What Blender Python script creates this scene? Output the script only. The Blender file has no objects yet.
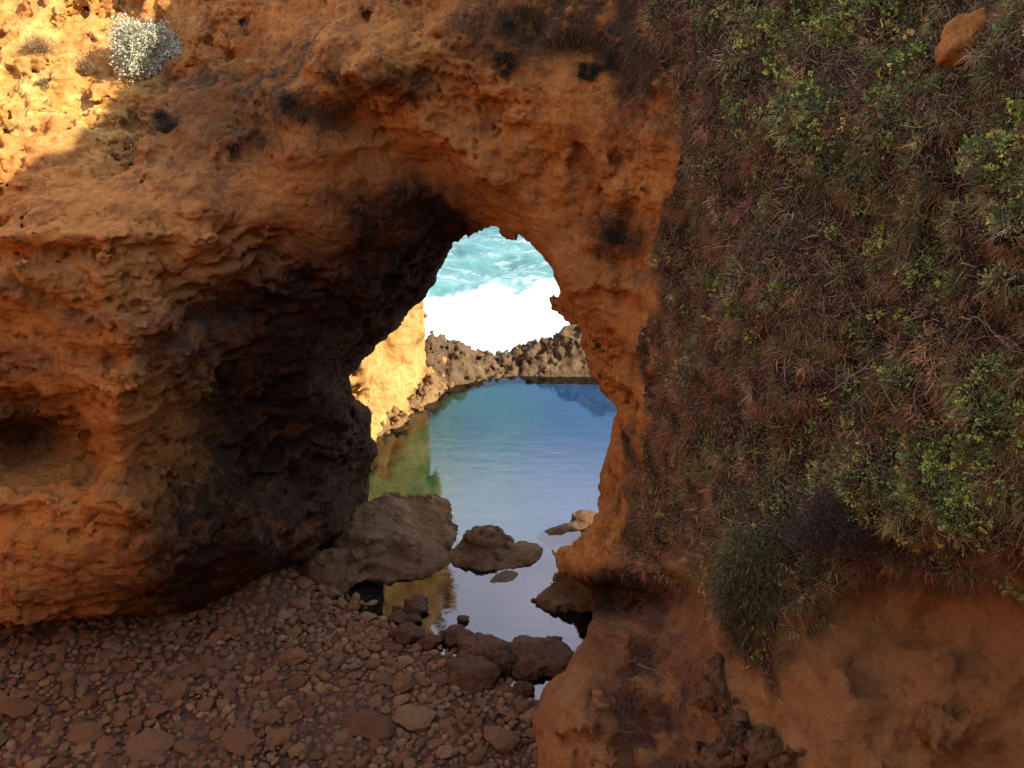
import bpy, math, random, time
import numpy as np
T0=time.time()
rng=np.random.default_rng(7); random.seed(7)
S=bpy.context.scene
C=S.collection
def log(*a): print('[scene %.1fs]'%(time.time()-T0),*a)

# ------------------------------------------------------------------ camera
CAM=np.array([0.,0.,12.]); PITCH=math.radians(25); FPX=927.0
cp,sp=math.cos(PITCH),math.sin(PITCH)
def project(x,y,z):
    zz=z-CAM[2]
    zc=y*cp-zz*sp
    zc=np.maximum(zc,0.3)
    return 512+FPX*x/zc, 384-FPX*(y*sp+zz*cp)/zc, zc
def at(px,py,y):                       # point at world distance y seen in that direction
    a=(px-512)/FPX; b=-(py-384)/FPX
    dy=cp+b*sp; dz=-sp+b*cp
    t=y/dy
    return np.array([a*t,y,CAM[2]+dz*t])
def on_z(px,py,z):
    a=(px-512)/FPX; b=-(py-384)/FPX
    dy=cp+b*sp; dz=-sp+b*cp
    t=(z-CAM[2])/dz
    return np.array([a*t,dy*t,z])
cam=bpy.data.cameras.new('camera'); co=bpy.data.objects.new('camera',cam); C.objects.link(co)
co.location=CAM; co.rotation_euler=(math.pi/2-PITCH,0,0)
cam.sensor_width=36; cam.lens=36*FPX/1024; cam.clip_start=0.1; cam.clip_end=9000
S.camera=co

# ------------------------------------------------------------------ noise
from concurrent.futures import ThreadPoolExecutor
_G=rng.normal(size=(256,3)); _G/=np.linalg.norm(_G,axis=1)[:,None]; _G=_G.astype(np.float32)
_PM=rng.permutation(256).astype(np.int32); _PM=np.concatenate([_PM,_PM])
def _pchunk(p,seed):
    i=np.floor(p); f=p-i; i=i.astype(np.int32)+seed*37
    u=f*f*f*(f*(f*6-15)+10)
    fx,fy,fz=f.T; ux,uy,uz=u.T; X=(i[:,0]&255,(i[:,0]+1)&255); Y=(i[:,1]&255,(i[:,1]+1)&255); Z=(i[:,2]&255,(i[:,2]+1)&255)
    ra=[]
    for dx in (0,1):
        rb=[]; a=_PM[X[dx]]
        for dy in (0,1):
            rc=[]; b=_PM[(a+Y[dy])&255]
            for dz in (0,1):
                g=_G[_PM[(b+Z[dz])&255]]
                rc.append(g[:,0]*(fx-dx)+g[:,1]*(fy-dy)+g[:,2]*(fz-dz))
            rb.append(rc[0]+uz*(rc[1]-rc[0]))
        ra.append(rb[0]+uy*(rb[1]-rb[0]))
    return (ra[0]+ux*(ra[1]-ra[0]))*1.5
_POOL=ThreadPoolExecutor(4)
def perlin(p,seed=0):
    p=np.asarray(p,np.float32)
    if len(p)<40000: return _pchunk(p,seed)
    return np.concatenate(list(_POOL.map(lambda k:_pchunk(p[k:k+30000],seed),range(0,len(p),30000))))
def fbm(p,freq,octs,seed=0,gain=0.5,ridge=False,scale=(1,1,1)):
    p=np.asarray(p,np.float32)*np.array(scale,np.float32)*freq
    o=0;a=1;n=0
    for k in range(octs):
        v=perlin(p+17.3*k,seed+k)
        if ridge: v=1-2*np.abs(v)*1.6
        o=o+a*v;n+=a;a*=gain;p=p*2.03
    return o/n

# ------------------------------------------------------------------ mesh tools
def mesh_from(name,v,q,mat=None,smooth=True,attrs=None):
    v=np.ascontiguousarray(v,np.float32); q=np.ascontiguousarray(q,np.int32)
    m=bpy.data.meshes.new(name); k=q.shape[1]
    m.vertices.add(len(v)); m.vertices.foreach_set('co',v.ravel())
    m.loops.add(q.size); m.loops.foreach_set('vertex_index',q.ravel())
    m.polygons.add(len(q)); m.polygons.foreach_set('loop_start',np.arange(0,q.size,k,dtype=np.int32))
    m.polygons.foreach_set('loop_total',np.full(len(q),k,np.int32))
    m.update(calc_edges=True)
    m.polygons.foreach_set('use_smooth',np.full(len(q),smooth))
    if mat: m.materials.append(mat)
    for an,(typ,val) in (attrs or {}).items():
        at_=m.attributes.new(an,typ,'POINT')
        if typ=='FLOAT': at_.data.foreach_set('value',np.ascontiguousarray(val,np.float32))
        else: at_.data.foreach_set('color',np.ascontiguousarray(val,np.float32).ravel())
    m.validate()
    return m
def link(name,m,parent=None,label=None,cat=None,group=None,kind=None,loc=None):
    o=bpy.data.objects.new(name,m); C.objects.link(o)
    if parent: o.parent=parent
    if label: o['label']=label
    if cat: o['category']=cat
    if group: o['group']=group
    if kind: o['kind']=kind
    if loc is not None: o.location=loc
    return o
def nets(f,org,h):
    """naive surface nets of f<0"""
    s=f<0
    c=np.zeros((f.shape[0]-1,f.shape[1]-1,f.shape[2]-1),np.uint8)
    for a in (0,1):
        for b in (0,1):
            for d in (0,1):
                c+=s[a:f.shape[0]-1+a,b:f.shape[1]-1+b,d:f.shape[2]-1+d]
    act=(c>0)&(c<8)
    ids=np.argwhere(act); n=len(ids)
    idx=np.full(act.shape,-1,np.int32); idx[act]=np.arange(n)
    acc=np.zeros((n,3)); cnt=np.zeros(n)
    off=[(a,b,d) for a in (0,1) for b in (0,1) for d in (0,1)]
    for a in off:
        for ax in range(3):
            if a[ax]: continue
            b=list(a); b[ax]=1
            fa=f[ids[:,0]+a[0],ids[:,1]+a[1],ids[:,2]+a[2]]; fb=f[ids[:,0]+b[0],ids[:,1]+b[1],ids[:,2]+b[2]]
            m=(fa<0)!=(fb<0)
            t=np.where(m,fa/np.where(m,fa-fb,1),0)
            p=np.array(a,float)[None].repeat(n,0); p[:,ax]+=t
            acc+=p*m[:,None]; cnt+=m
    v=(ids+acc/cnt[:,None])*h+np.array(org)
    Q=[]
    for ax in range(3):
        o1,o2=[(1,2),(2,0),(0,1)][ax]
        sl=[slice(None)]*3; sl[ax]=slice(0,-1); s0=s[tuple(sl)]
        sl[ax]=slice(1,None); s1=s[tuple(sl)]
        e=np.argwhere(s0!=s1)
        ok=(e[:,o1]>0)&(e[:,o2]>0)&(e[:,o1]<f.shape[o1]-1)&(e[:,o2]<f.shape[o2]-1); e=e[ok]
        ins=s[e[:,0],e[:,1],e[:,2]]
        def g(d1,d2):
            k=e.copy(); k[:,o1]-=d1; k[:,o2]-=d2
            return idx[k[:,0],k[:,1],k[:,2]]
        q=np.stack([g(1,1),g(0,1),g(0,0),g(1,0)],1)
        q[~ins]=q[~ins][:,::-1]
        Q.append(q)
    q=np.concatenate(Q); q=q[(q>=0).all(1)]
    return v,q
def subdiv(v,q):
    n=len(v)
    e=np.concatenate([q[:,[0,1]],q[:,[1,2]],q[:,[2,3]],q[:,[3,0]]]); e.sort(1)
    key=e[:,0].astype(np.int64)*n+e[:,1]
    uk,inv=np.unique(key,return_inverse=True)
    ev=(v[uk//n]+v[uk%n])/2; m=len(q); E=n+inv.reshape(4,m)
    F_=n+len(uk)+np.arange(m)
    fv=v[q].mean(1)
    V=np.concatenate([v,ev,fv])
    qq=np.concatenate([np.stack([q[:,0],E[0],F_,E[3]],1),np.stack([q[:,1],E[1],F_,E[0]],1),
                       np.stack([q[:,2],E[2],F_,E[1]],1),np.stack([q[:,3],E[3],F_,E[2]],1)])
    return V,qq
def vnormals(v,q):
    nf=np.cross(v[q[:,2]]-v[q[:,0]],v[q[:,3]]-v[q[:,1]])
    N=np.zeros_like(v)
    for k in range(4):
        for a in range(3): N[:,a]+=np.bincount(q[:,k],nf[:,a],len(v))
    return N/np.maximum(np.linalg.norm(N,axis=1)[:,None],1e-9)
def smooth_v(v,q,it=1,w=.5):
    for _ in range(it):
        acc=np.zeros_like(v); cnt=np.zeros(len(v))
        for k in range(4):
            a=q[:,k]
            for b in (q[:,(k+1)%4],q[:,(k-1)%4]):
                for ax in range(3): acc[:,ax]+=np.bincount(a,v[b,ax],len(v))
                cnt+=np.bincount(a,minlength=len(v))
        v=v*(1-w)+w*acc/np.maximum(cnt,1)[:,None]
    return v
def tps(pts,vals,Q,lam=0.02):
    def U(r2): return np.where(r2>0,0.5*r2*np.log(np.maximum(r2,1e-12)),0)
    n=len(pts); d=((pts[:,None]-pts[None])**2).sum(2)
    A=np.zeros((n+3,n+3)); A[:n,:n]=U(d)+lam*np.eye(n); A[:n,n]=1; A[:n,n+1:]=pts; A[n,:n]=1; A[n+1:,:n]=pts.T
    w=np.linalg.solve(A,np.concatenate([vals,[0,0,0]]))
    out=np.zeros(len(Q))
    for i in range(0,len(Q),20000):
        b=Q[i:i+20000]; out[i:i+20000]=U(((b[:,None]-pts[None])**2).sum(2))@w[:n]+w[n]+b@w[n+1:]
    return out
def poly_sdf(poly,Q):
    P=np.array(poly,float); d=np.full(len(Q),1e9); ins=np.zeros(len(Q),bool)
    for a,b in zip(P,np.roll(P,-1,0)):
        ab=b-a; t=np.clip(((Q-a)@ab)/(ab@ab),0,1)
        d=np.minimum(d,np.hypot(*(Q-a-t[:,None]*ab).T))
        if a[1]!=b[1]:
            c=((Q[:,1]<a[1])!=(Q[:,1]<b[1]))&(Q[:,0]<(b[0]-a[0])*(Q[:,1]-a[1])/(b[1]-a[1])+a[0]); ins^=c
    return np.where(ins,-d,d)
def smax(a,b,k): 
    h=np.clip(.5+.5*(a-b)/k,0,1); return b+(a-b)*h+k*h*(1-h)
def smin(a,b,k): return -smax(-a,-b,k)

# ------------------------------------------------------------------ materials
class NT:
    def __init__(s,name):
        s.m=bpy.data.materials.new(name); s.m.use_nodes=True; s.n=s.m.node_tree.nodes; s.l=s.m.node_tree.links
        s.n.clear(); s.out=s.n.new('ShaderNodeOutputMaterial')
    def new(s,t,**k):
        x=s.n.new(t)
        for a,b in k.items():
            if a.startswith('i_'):
                key=a[2:]; key=int(key) if key.isdigit() else key.replace('_',' ')
                s.set(x.inputs[key],b)
            else: setattr(x,a,b)
        return x
    def set(s,inp,b):
        if isinstance(b,bpy.types.NodeSocket): s.l.new(b,inp)
        else: inp.default_value=b
    def coord(s,scale=(1,1,1),rot=(0,0,0)):
        t=s.new('ShaderNodeTexCoord'); m=s.new('ShaderNodeMapping'); s.l.new(t.outputs['Object'],m.inputs[0])
        m.inputs['Scale'].default_value=scale; m.inputs['Rotation'].default_value=rot
        return m.outputs[0]
    def noise(s,vec,scale,detail=6,rough=.6,dist=0,kind='FBM'):
        x=s.new('ShaderNodeTexNoise'); x.noise_type=kind
        s.l.new(vec,x.inputs['Vector']); x.inputs['Scale'].default_value=scale; x.inputs['Detail'].default_value=detail
        x.inputs['Roughness'].default_value=rough; x.inputs['Distortion'].default_value=dist
        return x.outputs[0]
    def ramp(s,fac,stops,interp='LINEAR'):
        r=s.new('ShaderNodeValToRGB'); r.color_ramp.interpolation=interp; e=r.color_ramp.elements
        while len(e)<len(stops): e.new(.5)
        for k,(p,c) in enumerate(stops):
            e[k].position=p; e[k].color=c if len(c)==4 else (*c,1)
        s.l.new(fac,r.inputs[0]); return r.outputs[0]
    def mix(s,f,a,b,bt='MIX'):
        x=s.new('ShaderNodeMix',data_type='RGBA',blend_type=bt)
        s.set(x.inputs[0],f)
        for k,v in ((6,a),(7,b)):
            s.set(x.inputs[k],v if isinstance(v,bpy.types.NodeSocket) or len(v)==4 else (*v,1))
        return x.outputs[2]
    def math(s,op,a,b=0.,clamp=False):
        x=s.new('ShaderNodeMath',operation=op); x.use_clamp=clamp; s.set(x.inputs[0],a); s.set(x.inputs[1],b); return x.outputs[0]
    def attr(s,name,out='Fac'):
        x=s.new('ShaderNodeAttribute'); x.attribute_name=name; return x.outputs[out]
    def bump(s,h,strength,dist,prev=None):
        x=s.new('ShaderNodeBump'); s.set(x.inputs['Height'],h); x.inputs['Strength'].default_value=strength; x.inputs['Distance'].default_value=dist
        if prev: s.l.new(prev,x.inputs['Normal'])
        return x.outputs[0]
    def princ(s,color,rough=.9,normal=None,spec=.25,**k):
        x=s.new('ShaderNodeBsdfPrincipled'); s.set(x.inputs['Base Color'],color if isinstance(color,bpy.types.NodeSocket) or len(color)==4 else (*color,1))
        s.set(x.inputs['Roughness'],rough); x.inputs['Specular IOR Level'].default_value=spec
        if normal: s.l.new(normal,x.inputs['Normal'])
        for a,b in k.items(): s.set(x.inputs[a.replace('_',' ')],b)
        s.l.new(x.outputs[0],s.out.inputs[0]); return x
BW=lambda a:(a,a,a,1)
def rock_mat(name,base,mid,dark,pale,grey=None,strata=.35,bscale=1.,bstr=1.,varnish=.5):
    t=NT(name); v=t.coord(); vs=t.coord(scale=(.35,.35,2.6)); vv=t.coord(scale=(2.2,2.2,.5))
    n1=t.noise(v,.55,9,.62,.6)
    col=t.ramp(n1,[(.3,mid),(.47,base),(.6,base),(.75,pale)])
    n2=t.noise(vs,1.5,8,.66,.8)
    col=t.mix(t.math('MULTIPLY',t.ramp(n2,[(.46,BW(0)),(.64,BW(1))]),strata),col,mid)
    # vertical wash streaks
    n5=t.noise(vv,1.6,6,.6,.4)
    col=t.mix(t.math('MULTIPLY',t.ramp(n5,[(.5,BW(0)),(.66,BW(1))]),.35),col,pale)
    # dark varnish and lichen patches
    n3=t.noise(v,1.7,12,.72,.5)
    col=t.mix(t.math('MULTIPLY',t.ramp(n3,[(.54,BW(0)),(.63,BW(1))]),varnish),col,dark)
    n4=t.noise(v,11,8,.75)
    col=t.mix(t.math('MULTIPLY',t.ramp(n4,[(.56,BW(0)),(.68,BW(1))]),varnish),col,dark)
    n6=t.noise(v,4.5,8,.7)
    col=t.mix(t.math('MULTIPLY',t.ramp(n6,[(.56,BW(0)),(.68,BW(1))]),.4),col,pale)
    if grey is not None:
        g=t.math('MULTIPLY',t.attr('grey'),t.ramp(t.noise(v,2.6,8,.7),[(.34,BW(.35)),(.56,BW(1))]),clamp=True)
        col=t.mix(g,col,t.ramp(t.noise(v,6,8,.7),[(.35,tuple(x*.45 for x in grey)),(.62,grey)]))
        k=t.math('MULTIPLY',t.attr('shade_crust'),t.ramp(t.noise(v,3.4,9,.75),[(.3,BW(.4)),(.55,BW(1))]),clamp=True)
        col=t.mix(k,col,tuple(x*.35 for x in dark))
    if name in('orange_limestone','orange_earth'):
        col=t.mix(t.math('MULTIPLY',t.ramp(t.noise(v,1.15,10,.72,1.),[(.52,BW(0)),(.60,BW(1))]),.4),col,tuple(x*.55 for x in mid))
        if name=='orange_limestone': cr=t.noise(vs,2.2,10,.7,1.2,'RIDGED_MULTIFRACTAL') if 0 else t.noise(v,2.6,11,.74,1.4)
        if name=='orange_limestone': col=t.mix(t.ramp(t.math('ABSOLUTE',t.math('SUBTRACT',cr,.5)),[(0,BW(.5)),(.008,BW(.2)),(.02,BW(0))]),col,dark)
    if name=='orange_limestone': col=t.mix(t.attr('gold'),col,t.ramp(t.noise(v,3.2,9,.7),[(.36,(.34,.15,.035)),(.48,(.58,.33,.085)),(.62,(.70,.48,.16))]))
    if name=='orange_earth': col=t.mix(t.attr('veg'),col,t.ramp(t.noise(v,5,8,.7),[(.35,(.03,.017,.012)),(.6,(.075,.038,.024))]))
    b1=t.noise(v,3.2*bscale,12,.7,.3)
    b2=t.noise(vs,5*bscale,10,.7,.4)
    vo=t.new('ShaderNodeTexVoronoi'); vo.feature='F1'; t.l.new(v,vo.inputs['Vector']); vo.inputs['Scale'].default_value=9*bscale
    pit=t.ramp(vo.outputs['Distance'],[(.0,BW(0)),(.35,BW(1))])
    pitm=t.ramp(t.noise(v,1.1,5,.6),[(.47,BW(0)),(.62,BW(1))])
    pitf=t.mix(pitm,(1,1,1),pit)
    nn=t.bump(b1,1.*bstr,.16); nn=t.bump(b2,.5*bstr,.05,nn); nn=t.bump(pitf,.7*bstr,.06,nn)
    nn=t.bump(t.noise(v,28*bscale,8,.75),.5*bstr,.02,nn)
    t.princ(col,.92,nn,.15)
    return t.m
M={}
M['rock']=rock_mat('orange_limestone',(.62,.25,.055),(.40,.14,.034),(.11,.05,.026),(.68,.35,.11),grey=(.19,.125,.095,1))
M['gold']=rock_mat('golden_limestone',(.46,.26,.075),(.30,.14,.04),(.12,.06,.03),(.55,.38,.15),varnish=.6,strata=.5)
M['shelf']=rock_mat('shelf_rock',(.24,.135,.055),(.14,.08,.035),(.05,.032,.02),(.36,.23,.10),bscale=1.4,varnish=.6)
M['rim']=rock_mat('reef_rock',(.145,.09,.046),(.09,.056,.03),(.028,.02,.014),(.25,.17,.09),bscale=1.4,varnish=.6)
M['wetrock']=rock_mat('brown_ledge_rock',(.16,.088,.038),(.10,.056,.026),(.03,.02,.012),(.25,.15,.07),bscale=1.3,varnish=.6)
M['earth']=rock_mat('orange_earth',(.44,.20,.065),(.30,.125,.042),(.12,.06,.03),(.52,.28,.11),grey=(.16,.11,.09,1),bscale=1.7,bstr=1.1,varnish=.45)
M['burnt']=rock_mat('dark_crusted_rock',(.22,.11,.045),(.34,.15,.05),(.035,.024,.018),(.26,.17,.10),bscale=1.7,bstr=1.4,varnish=.9)

t=NT('beach_stone'); v=t.coord(); oi=t.new('ShaderNodeObjectInfo')
r=t.math('FRACT',t.math('ADD',oi.outputs['Random'],t.attr('tint')))
c=t.ramp(r,[(0,(.16,.066,.024)),(.3,(.22,.10,.036)),(.55,(.28,.125,.042)),(.75,(.21,.11,.046)),(1,(.35,.195,.08))])
c=t.mix(t.ramp(t.noise(v,9,8,.7),[(.42,BW(0)),(.66,BW(.7))]),c,(.09,.045,.03))
n=t.bump(t.noise(v,11,10,.72),.8,.04); n=t.bump(t.noise(v,60,6,.7),.4,.008,n)
t.princ(c,.85,n,.25); M['stone']=t.m
t=NT('wet_stone'); v=t.coord()
c=t.ramp(t.noise(v,5,8,.7),[(.35,(.06,.03,.014)),(.6,(.15,.07,.028)),(.75,(.23,.115,.048))])
n=t.bump(t.noise(v,7,10,.75),1,.06); n=t.bump(t.noise(v,40,6,.7),.5,.01,n)
t.princ(c,.75,n,.2); M['wetstone']=t.m
t=NT('wet_gravel'); v=t.coord()
c=t.ramp(t.noise(v,14,8,.7),[(.35,(.06,.035,.022)),(.6,(.17,.09,.05))])
t.princ(c,.85,t.bump(t.noise(v,16,8,.7),1,.08),.3); M['gravel']=t.m
# sea and pool bed: beach grit above water, sand and green weed below
t=NT('seabed'); v=t.coord()
sand=t.ramp(t.noise(v,.9,7,.6),[(.3,(.10,.42,.40)),(.5,(.18,.55,.48)),(.7,(.30,.64,.50))])
weed=t.ramp(t.noise(v,3.5,8,.7),[(.35,(.20,.50,.14)),(.55,(.36,.66,.20)),(.72,(.60,.66,.26))])
c=t.mix(t.attr('weed'),sand,weed)
c=t.mix(t.attr('deep'),c,(.16,.38,.68)); c=t.mix(t.attr('mud'),c,(.04,.03,.022)); c=t.mix(t.attr('dry'),c,t.ramp(t.noise(v,14,8,.7),[(.35,(.05,.028,.018)),(.6,(.14,.07,.04))]))
t.princ(c,.9,t.bump(t.noise(v,6,8,.7),.7,.1),.1); M['bed']=t.m

def water_mat(name,tint,wave,bs):
    t=NT(name); v=t.coord(scale=(.6,1.6,1))
    n=t.bump(t.noise(v,2.2,5,.55,.4),bs,wave); n=t.bump(t.noise(v,9,3,.5),bs*.6,wave*.25,n)
    fr=t.new('ShaderNodeFresnel'); fr.inputs[0].default_value=1.85; t.l.new(n,fr.inputs['Normal'])
    g=t.new('ShaderNodeBsdfGlossy'); g.inputs['Roughness'].default_value=.02; t.l.new(n,g.inputs['Normal'])
    tr=t.new('ShaderNodeBsdfTransparent'); tr.inputs[0].default_value=(*tint,1)
    mx=t.new('ShaderNodeMixShader'); t.l.new(fr.outputs[0],mx.inputs[0]); t.l.new(tr.outputs[0],mx.inputs[1]); t.l.new(g.outputs[0],mx.inputs[2])
    t.l.new(mx.outputs[0],t.out.inputs[0]); return t.m
M['pool']=water_mat('clear_pool_water',(.80,.96,.94),.010,.3)
t=NT('sea_water'); v=t.coord(); vw=t.coord(scale=(.55,1.5,1),rot=(0,0,.12))
body=t.ramp(t.noise(vw,.35,6,.6,.5),[(.32,(.035,.12,.12)),(.5,(.07,.185,.175)),(.68,(.14,.28,.25))])
st=t.noise(vw,.75,10,.68,1.1)
st2=t.noise(vw,2.6,8,.7,1.2)
fo=t.math('MULTIPLY',t.ramp(st,[(.50,BW(0)),(.72,BW(.75))]),t.ramp(st2,[(.38,BW(.15)),(.58,BW(1))]))
fo=t.math('MAXIMUM',fo,t.attr('foam'),clamp=True)
c=t.mix(fo,body,(.80,.83,.83))
n=t.bump(t.noise(vw,2.2,8,.62,.5),.8,.12)
t.princ(c,t.math('ADD',.12,t.math('MULTIPLY',fo,.6)),n,.5); M['sea']=t.m
def leaf_mat(name,rough=.55,trans=.15):
    t=NT(name); c=t.attr('col','Color'); v=t.coord()
    p=t.princ(c,rough,None,.3)
    tl=t.new('ShaderNodeBsdfTranslucent'); t.l.new(c,tl.inputs[0])
    mx=t.new('ShaderNodeMixShader'); mx.inputs[0].default_value=trans
    t.l.new(p.outputs[0],mx.inputs[1]); t.l.new(tl.outputs[0],mx.inputs[2]); t.l.new(mx.outputs[0],t.out.inputs[0]); return t.m
M['leaf']=leaf_mat('leaf'); M['dry']=leaf_mat('dry_stem',.8,.05)
t=NT('dead_wood'); t.princ(t.ramp(t.noise(t.coord(),20,5,.6),[(.3,(.20,.13,.09)),(.7,(.42,.32,.24))]),.8,None,.2); M['wood']=t.m

# ------------------------------------------------------------------ the cliff field
CTRL=np.array([
(-300,250,12.6),(-300,620,12.6),(-300,0,17.5),(-300,430,12.8),
(0,620,13.3),(0,520,13.0),(0,350,13.2),(0,250,13.4),(0,232,14.0),(0,200,14.7),(60,150,16),(0,100,17.3),(0,0,19.3),(100,50,18.5),(100,0,19.4),
(150,60,18.3),(150,0,19.2),(230,0,18.1),(200,100,16.4),(150,200,14.6),(150,225,14.1),(250,150,15.3),(100,250,13.4),(100,350,13.2),(100,450,13),(100,550,12.8),(100,620,13.3),
(200,560,13.5),(185,594,13.8),(262,545,14.0),(285,580,16.8),(200,622,16.2),(250,608,16.8),(130,655,15.8),(145,500,13.0),(135,400,13.0),(135,330,13.0),(175,500,14.1),(165,400,14.4),(165,300,14.3),(220,340,15.4),(250,270,14.9),(300,330,16.1),
(350,300,15.8),(400,260,16.3),(440,232,16.6),(300,240,14.8),(350,212,14.7),(400,204,14.7),(450,200,14.8),(200,250,14.0),
(300,420,16.7),(300,500,15.9),(340,400,16.9),(350,450,17.3),(370,450,18),(345,520,17.1),(325,565,17.2),(300,610,17.3),(370,485,18.8),
(355,385,18.5),(400,318,18),(430,290,17.5),(450,250,17.1),(195,450,15.2),(240,420,16),(230,500,15.0),
(0,680,15.6),(100,690,15.8),(200,690,16.3),(300,670,17),(350,620,17.4),(-300,680,15),
(500,400,18.5),(500,300,18),(480,500,19),(450,600,18),
(300,100,15.2),(300,0,16.7),(350,60,14.9),(400,100,14.6),(430,150,14.7),(480,190,14.6),(400,0,15.6),(500,80,14.2),(520,200,14.4),
(500,0,14.8),(600,0,13.6),(600,100,13.5),(560,200,14),(600,250,13.6),(640,200,12.9),(640,300,12.8),(555,290,14.6),(580,330,14.5),
(620,400,13.6),(612,440,13.9),(645,450,12.5),(606,510,13.5),(625,520,12.4),(592,550,12.8),(600,590,12.2),(580,640,11.3),(595,625,10.9),
(700,0,12.2),(700,150,11.8),(700,300,11.3),(700,450,10.9),(700,550,10.3),(650,550,11.4),(650,600,10.9),(600,660,10.3),(560,700,9.9),
(545,768,9.3),(650,700,9.4),(650,768,8.7),(720,680,8.8),(740,768,7.9),(800,0,11),(800,200,10),(800,400,9.4),(780,520,8.9),(760,600,8.7),
(750,660,8.7),(850,600,8.5),(850,700,7.7),(850,768,7.3),(950,0,9.6),(950,200,8.4),(950,400,7.8),(950,520,7.4),(950,600,8.1),(950,700,7.3),
(1024,0,8.8),(1024,300,7.3),(1024,520,6.9),(1024,600,7.5),(1024,768,6.6),(1350,0,6.5),(1350,400,5),(1350,768,4.6),(1350,1100,4.5),(800,1100,6),(540,1100,7.6),
(300,-120,18),(600,-120,14),(0,-120,21),(900,-120,11.5),(1350,-120,7.5),
],float)
HOLE=[(497,227),(475,231),(458,243),(447,258),(441,275),(433,290),(427,304),(408,314),(396,329),(382,343),(367,352),(352,382),(360,398),
(372,410),(374,430),(379,452),(374,470),(370,486),(368,540),(352,640),(300,720),(-500,720),(-500,1500),(545,1500),
(548,1000),(541,768),(533,722),(538,690),(556,672),(572,650),(583,630),(592,612),(590,590),(566,574),(557,562),(562,550),(580,543),(588,530),(601,515),
(607,480),(612,440),(611,402),(600,386),(590,366),(579,345),(571,327),(553,313),(549,300),(553,288),(548,266),(536,250),(521,236),(514,240),(506,234)]
gu=np.arange(-500,1500,4.); gv=np.arange(-200,1300,4.)
GU,GV=np.meshgrid(gu,gv,indexing='ij'); GQ=np.stack([GU.ravel(),GV.ravel()],1)
Fmap=tps(CTRL[:,:2]/300,CTRL[:,2],GQ/300,.0004).reshape(GU.shape)
Fmap=np.clip(Fmap,3.5,24)
# carved features (world depth in metres): hollows and ledges
def blob(cx,cy,rx,ry,a,p=2): return a*np.exp(-(np.abs((GU-cx)/rx)**p+np.abs((GV-cy)/ry)**p))
Fmap+=blob(32,438,56,36,1.7,2.6)          # round hollow at the left
Fmap+=blob(395,100,55,28,.35,4)+blob(390,185,60,30,.45,4)
Fmap+=blob(35,345,50,12,-.15)+blob(110,500,60,18,-.25)+blob(150,420,30,30,-.2)
Fmap+=blob(115,360,14,12,.5)+blob(245,312,90,8,.25)
Fmap+=blob(170,640,170,20,.8,4)+blob(630,568,55,8,-.35)+blob(618,604,52,18,1.0,4)
Fmap+=blob(330,90,200,10,-.25)
def line_d(pts):
    d=np.full(GU.shape,1e9)
    for a,b in zip(pts[:-1],pts[1:]):
        a=np.array(a,float); ab=np.array(b,float)-a; t_=np.clip(((GU-a[0])*ab[0]+(GV-a[1])*ab[1])/(ab@ab),0,1)
        d=np.minimum(d,np.hypot(GU-a[0]-t_*ab[0],GV-a[1]-t_*ab[1]))
    return d
Fmap-=.38*np.exp(-(line_d([(340,60),(400,95),(440,140),(478,180),(520,215),(556,262),(572,310),(600,370)])/22)**2)   # rib of the arch
Fmap+=.75*np.exp(-(line_d([(345,120),(395,150),(430,178)])/26)**2)                                     # vault hollow inside it
Fmap-=.22*np.exp(-(line_d([(-60,238),(60,236),(170,232),(230,245)])/9)**2)                             # long ledge at the left
Fmap+=.22*np.exp(-(line_d([(-60,256),(60,254),(170,250)])/9)**2)
gF=np.hypot(*np.gradient(Fmap,4.))*FPX/Fmap
Gmap=np.sqrt(1+gF**2)
Hmap=poly_sdf(HOLE,GQ).reshape(GU.shape)
def samp(M_,u,v):
    a=np.clip((u-gu[0])/4,0,len(gu)-1.001); b=np.clip((v-gv[0])/4,0,len(gv)-1.001)
    i=a.astype(np.int32); j=b.astype(np.int32); a-=i; b-=j
    return M_[i,j]*(1-a)*(1-b)+M_[i+1,j]*a*(1-b)+M_[i,j+1]*(1-a)*b+M_[i+1,j+1]*a*b
ZE=12.4
def cliff_base(x,y,z):
    ze=np.minimum(z,ZE)
    u,v,zc=project(x,y,ze)
    F=samp(Fmap,u,v)+np.maximum(z-ZE,0)*np.interp(x,[-8,-2,3,6],[1.2,.55,.4,.03])-np.clip((x-4)*1.2,0,2.6)*np.clip((z-ZE)/3,0,1)
    G=np.minimum(samp(Gmap,u,v),3.2); Hs=samp(Hmap,u,v)
    f=(F-y)/G
    hole=-Hs*zc/FPX+.30*np.maximum(y-F-.25,0)*0-.32*0
    hole=hole+.30*np.maximum(y-F-.3,0)
    hole=np.where(z>10.5,-1.,hole)
    f=smax(f,hole,.18)
    yb=np.interp(x,[-5,-3.6,-2,0,2,4,6,10],[22.8,20.6,19,18,17.2,15.4,14.1,12.8])
    f=smax(f,y-yb,.5)
    zt=np.interp(x,[-9,-6,0,2,4,7],[15,14,13.6,16,19,21.4])
    zr=np.clip(17.95+.70*(x-5),17.6,21.6)+np.interp(y,[11,13],[0,.2]); k=np.clip((x-3.2)/1.2,0,1); zt=zt*(1-k)+zr*k
    f=np.maximum(f,(z-zt)*.8)
    return f
h=.08
X0,Y0,Z0=-14.,4.,-1.
nx,ny,nz=int(26/h),int(19/h),int(23.2/h)
f=np.empty((nx,ny,nz),np.float32)
ys=(Y0+h*np.arange(ny))[:,None]; zs=(Z0+h*np.arange(nz))[None]
for i in range(nx):
    f[i]=cliff_base(np.full((ny,nz),X0+h*i),ys+0*zs,zs+0*ys)
log('base field')
band=np.argwhere(np.abs(f)<.75)
P=band*h+np.array([X0,Y0,Z0])
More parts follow.
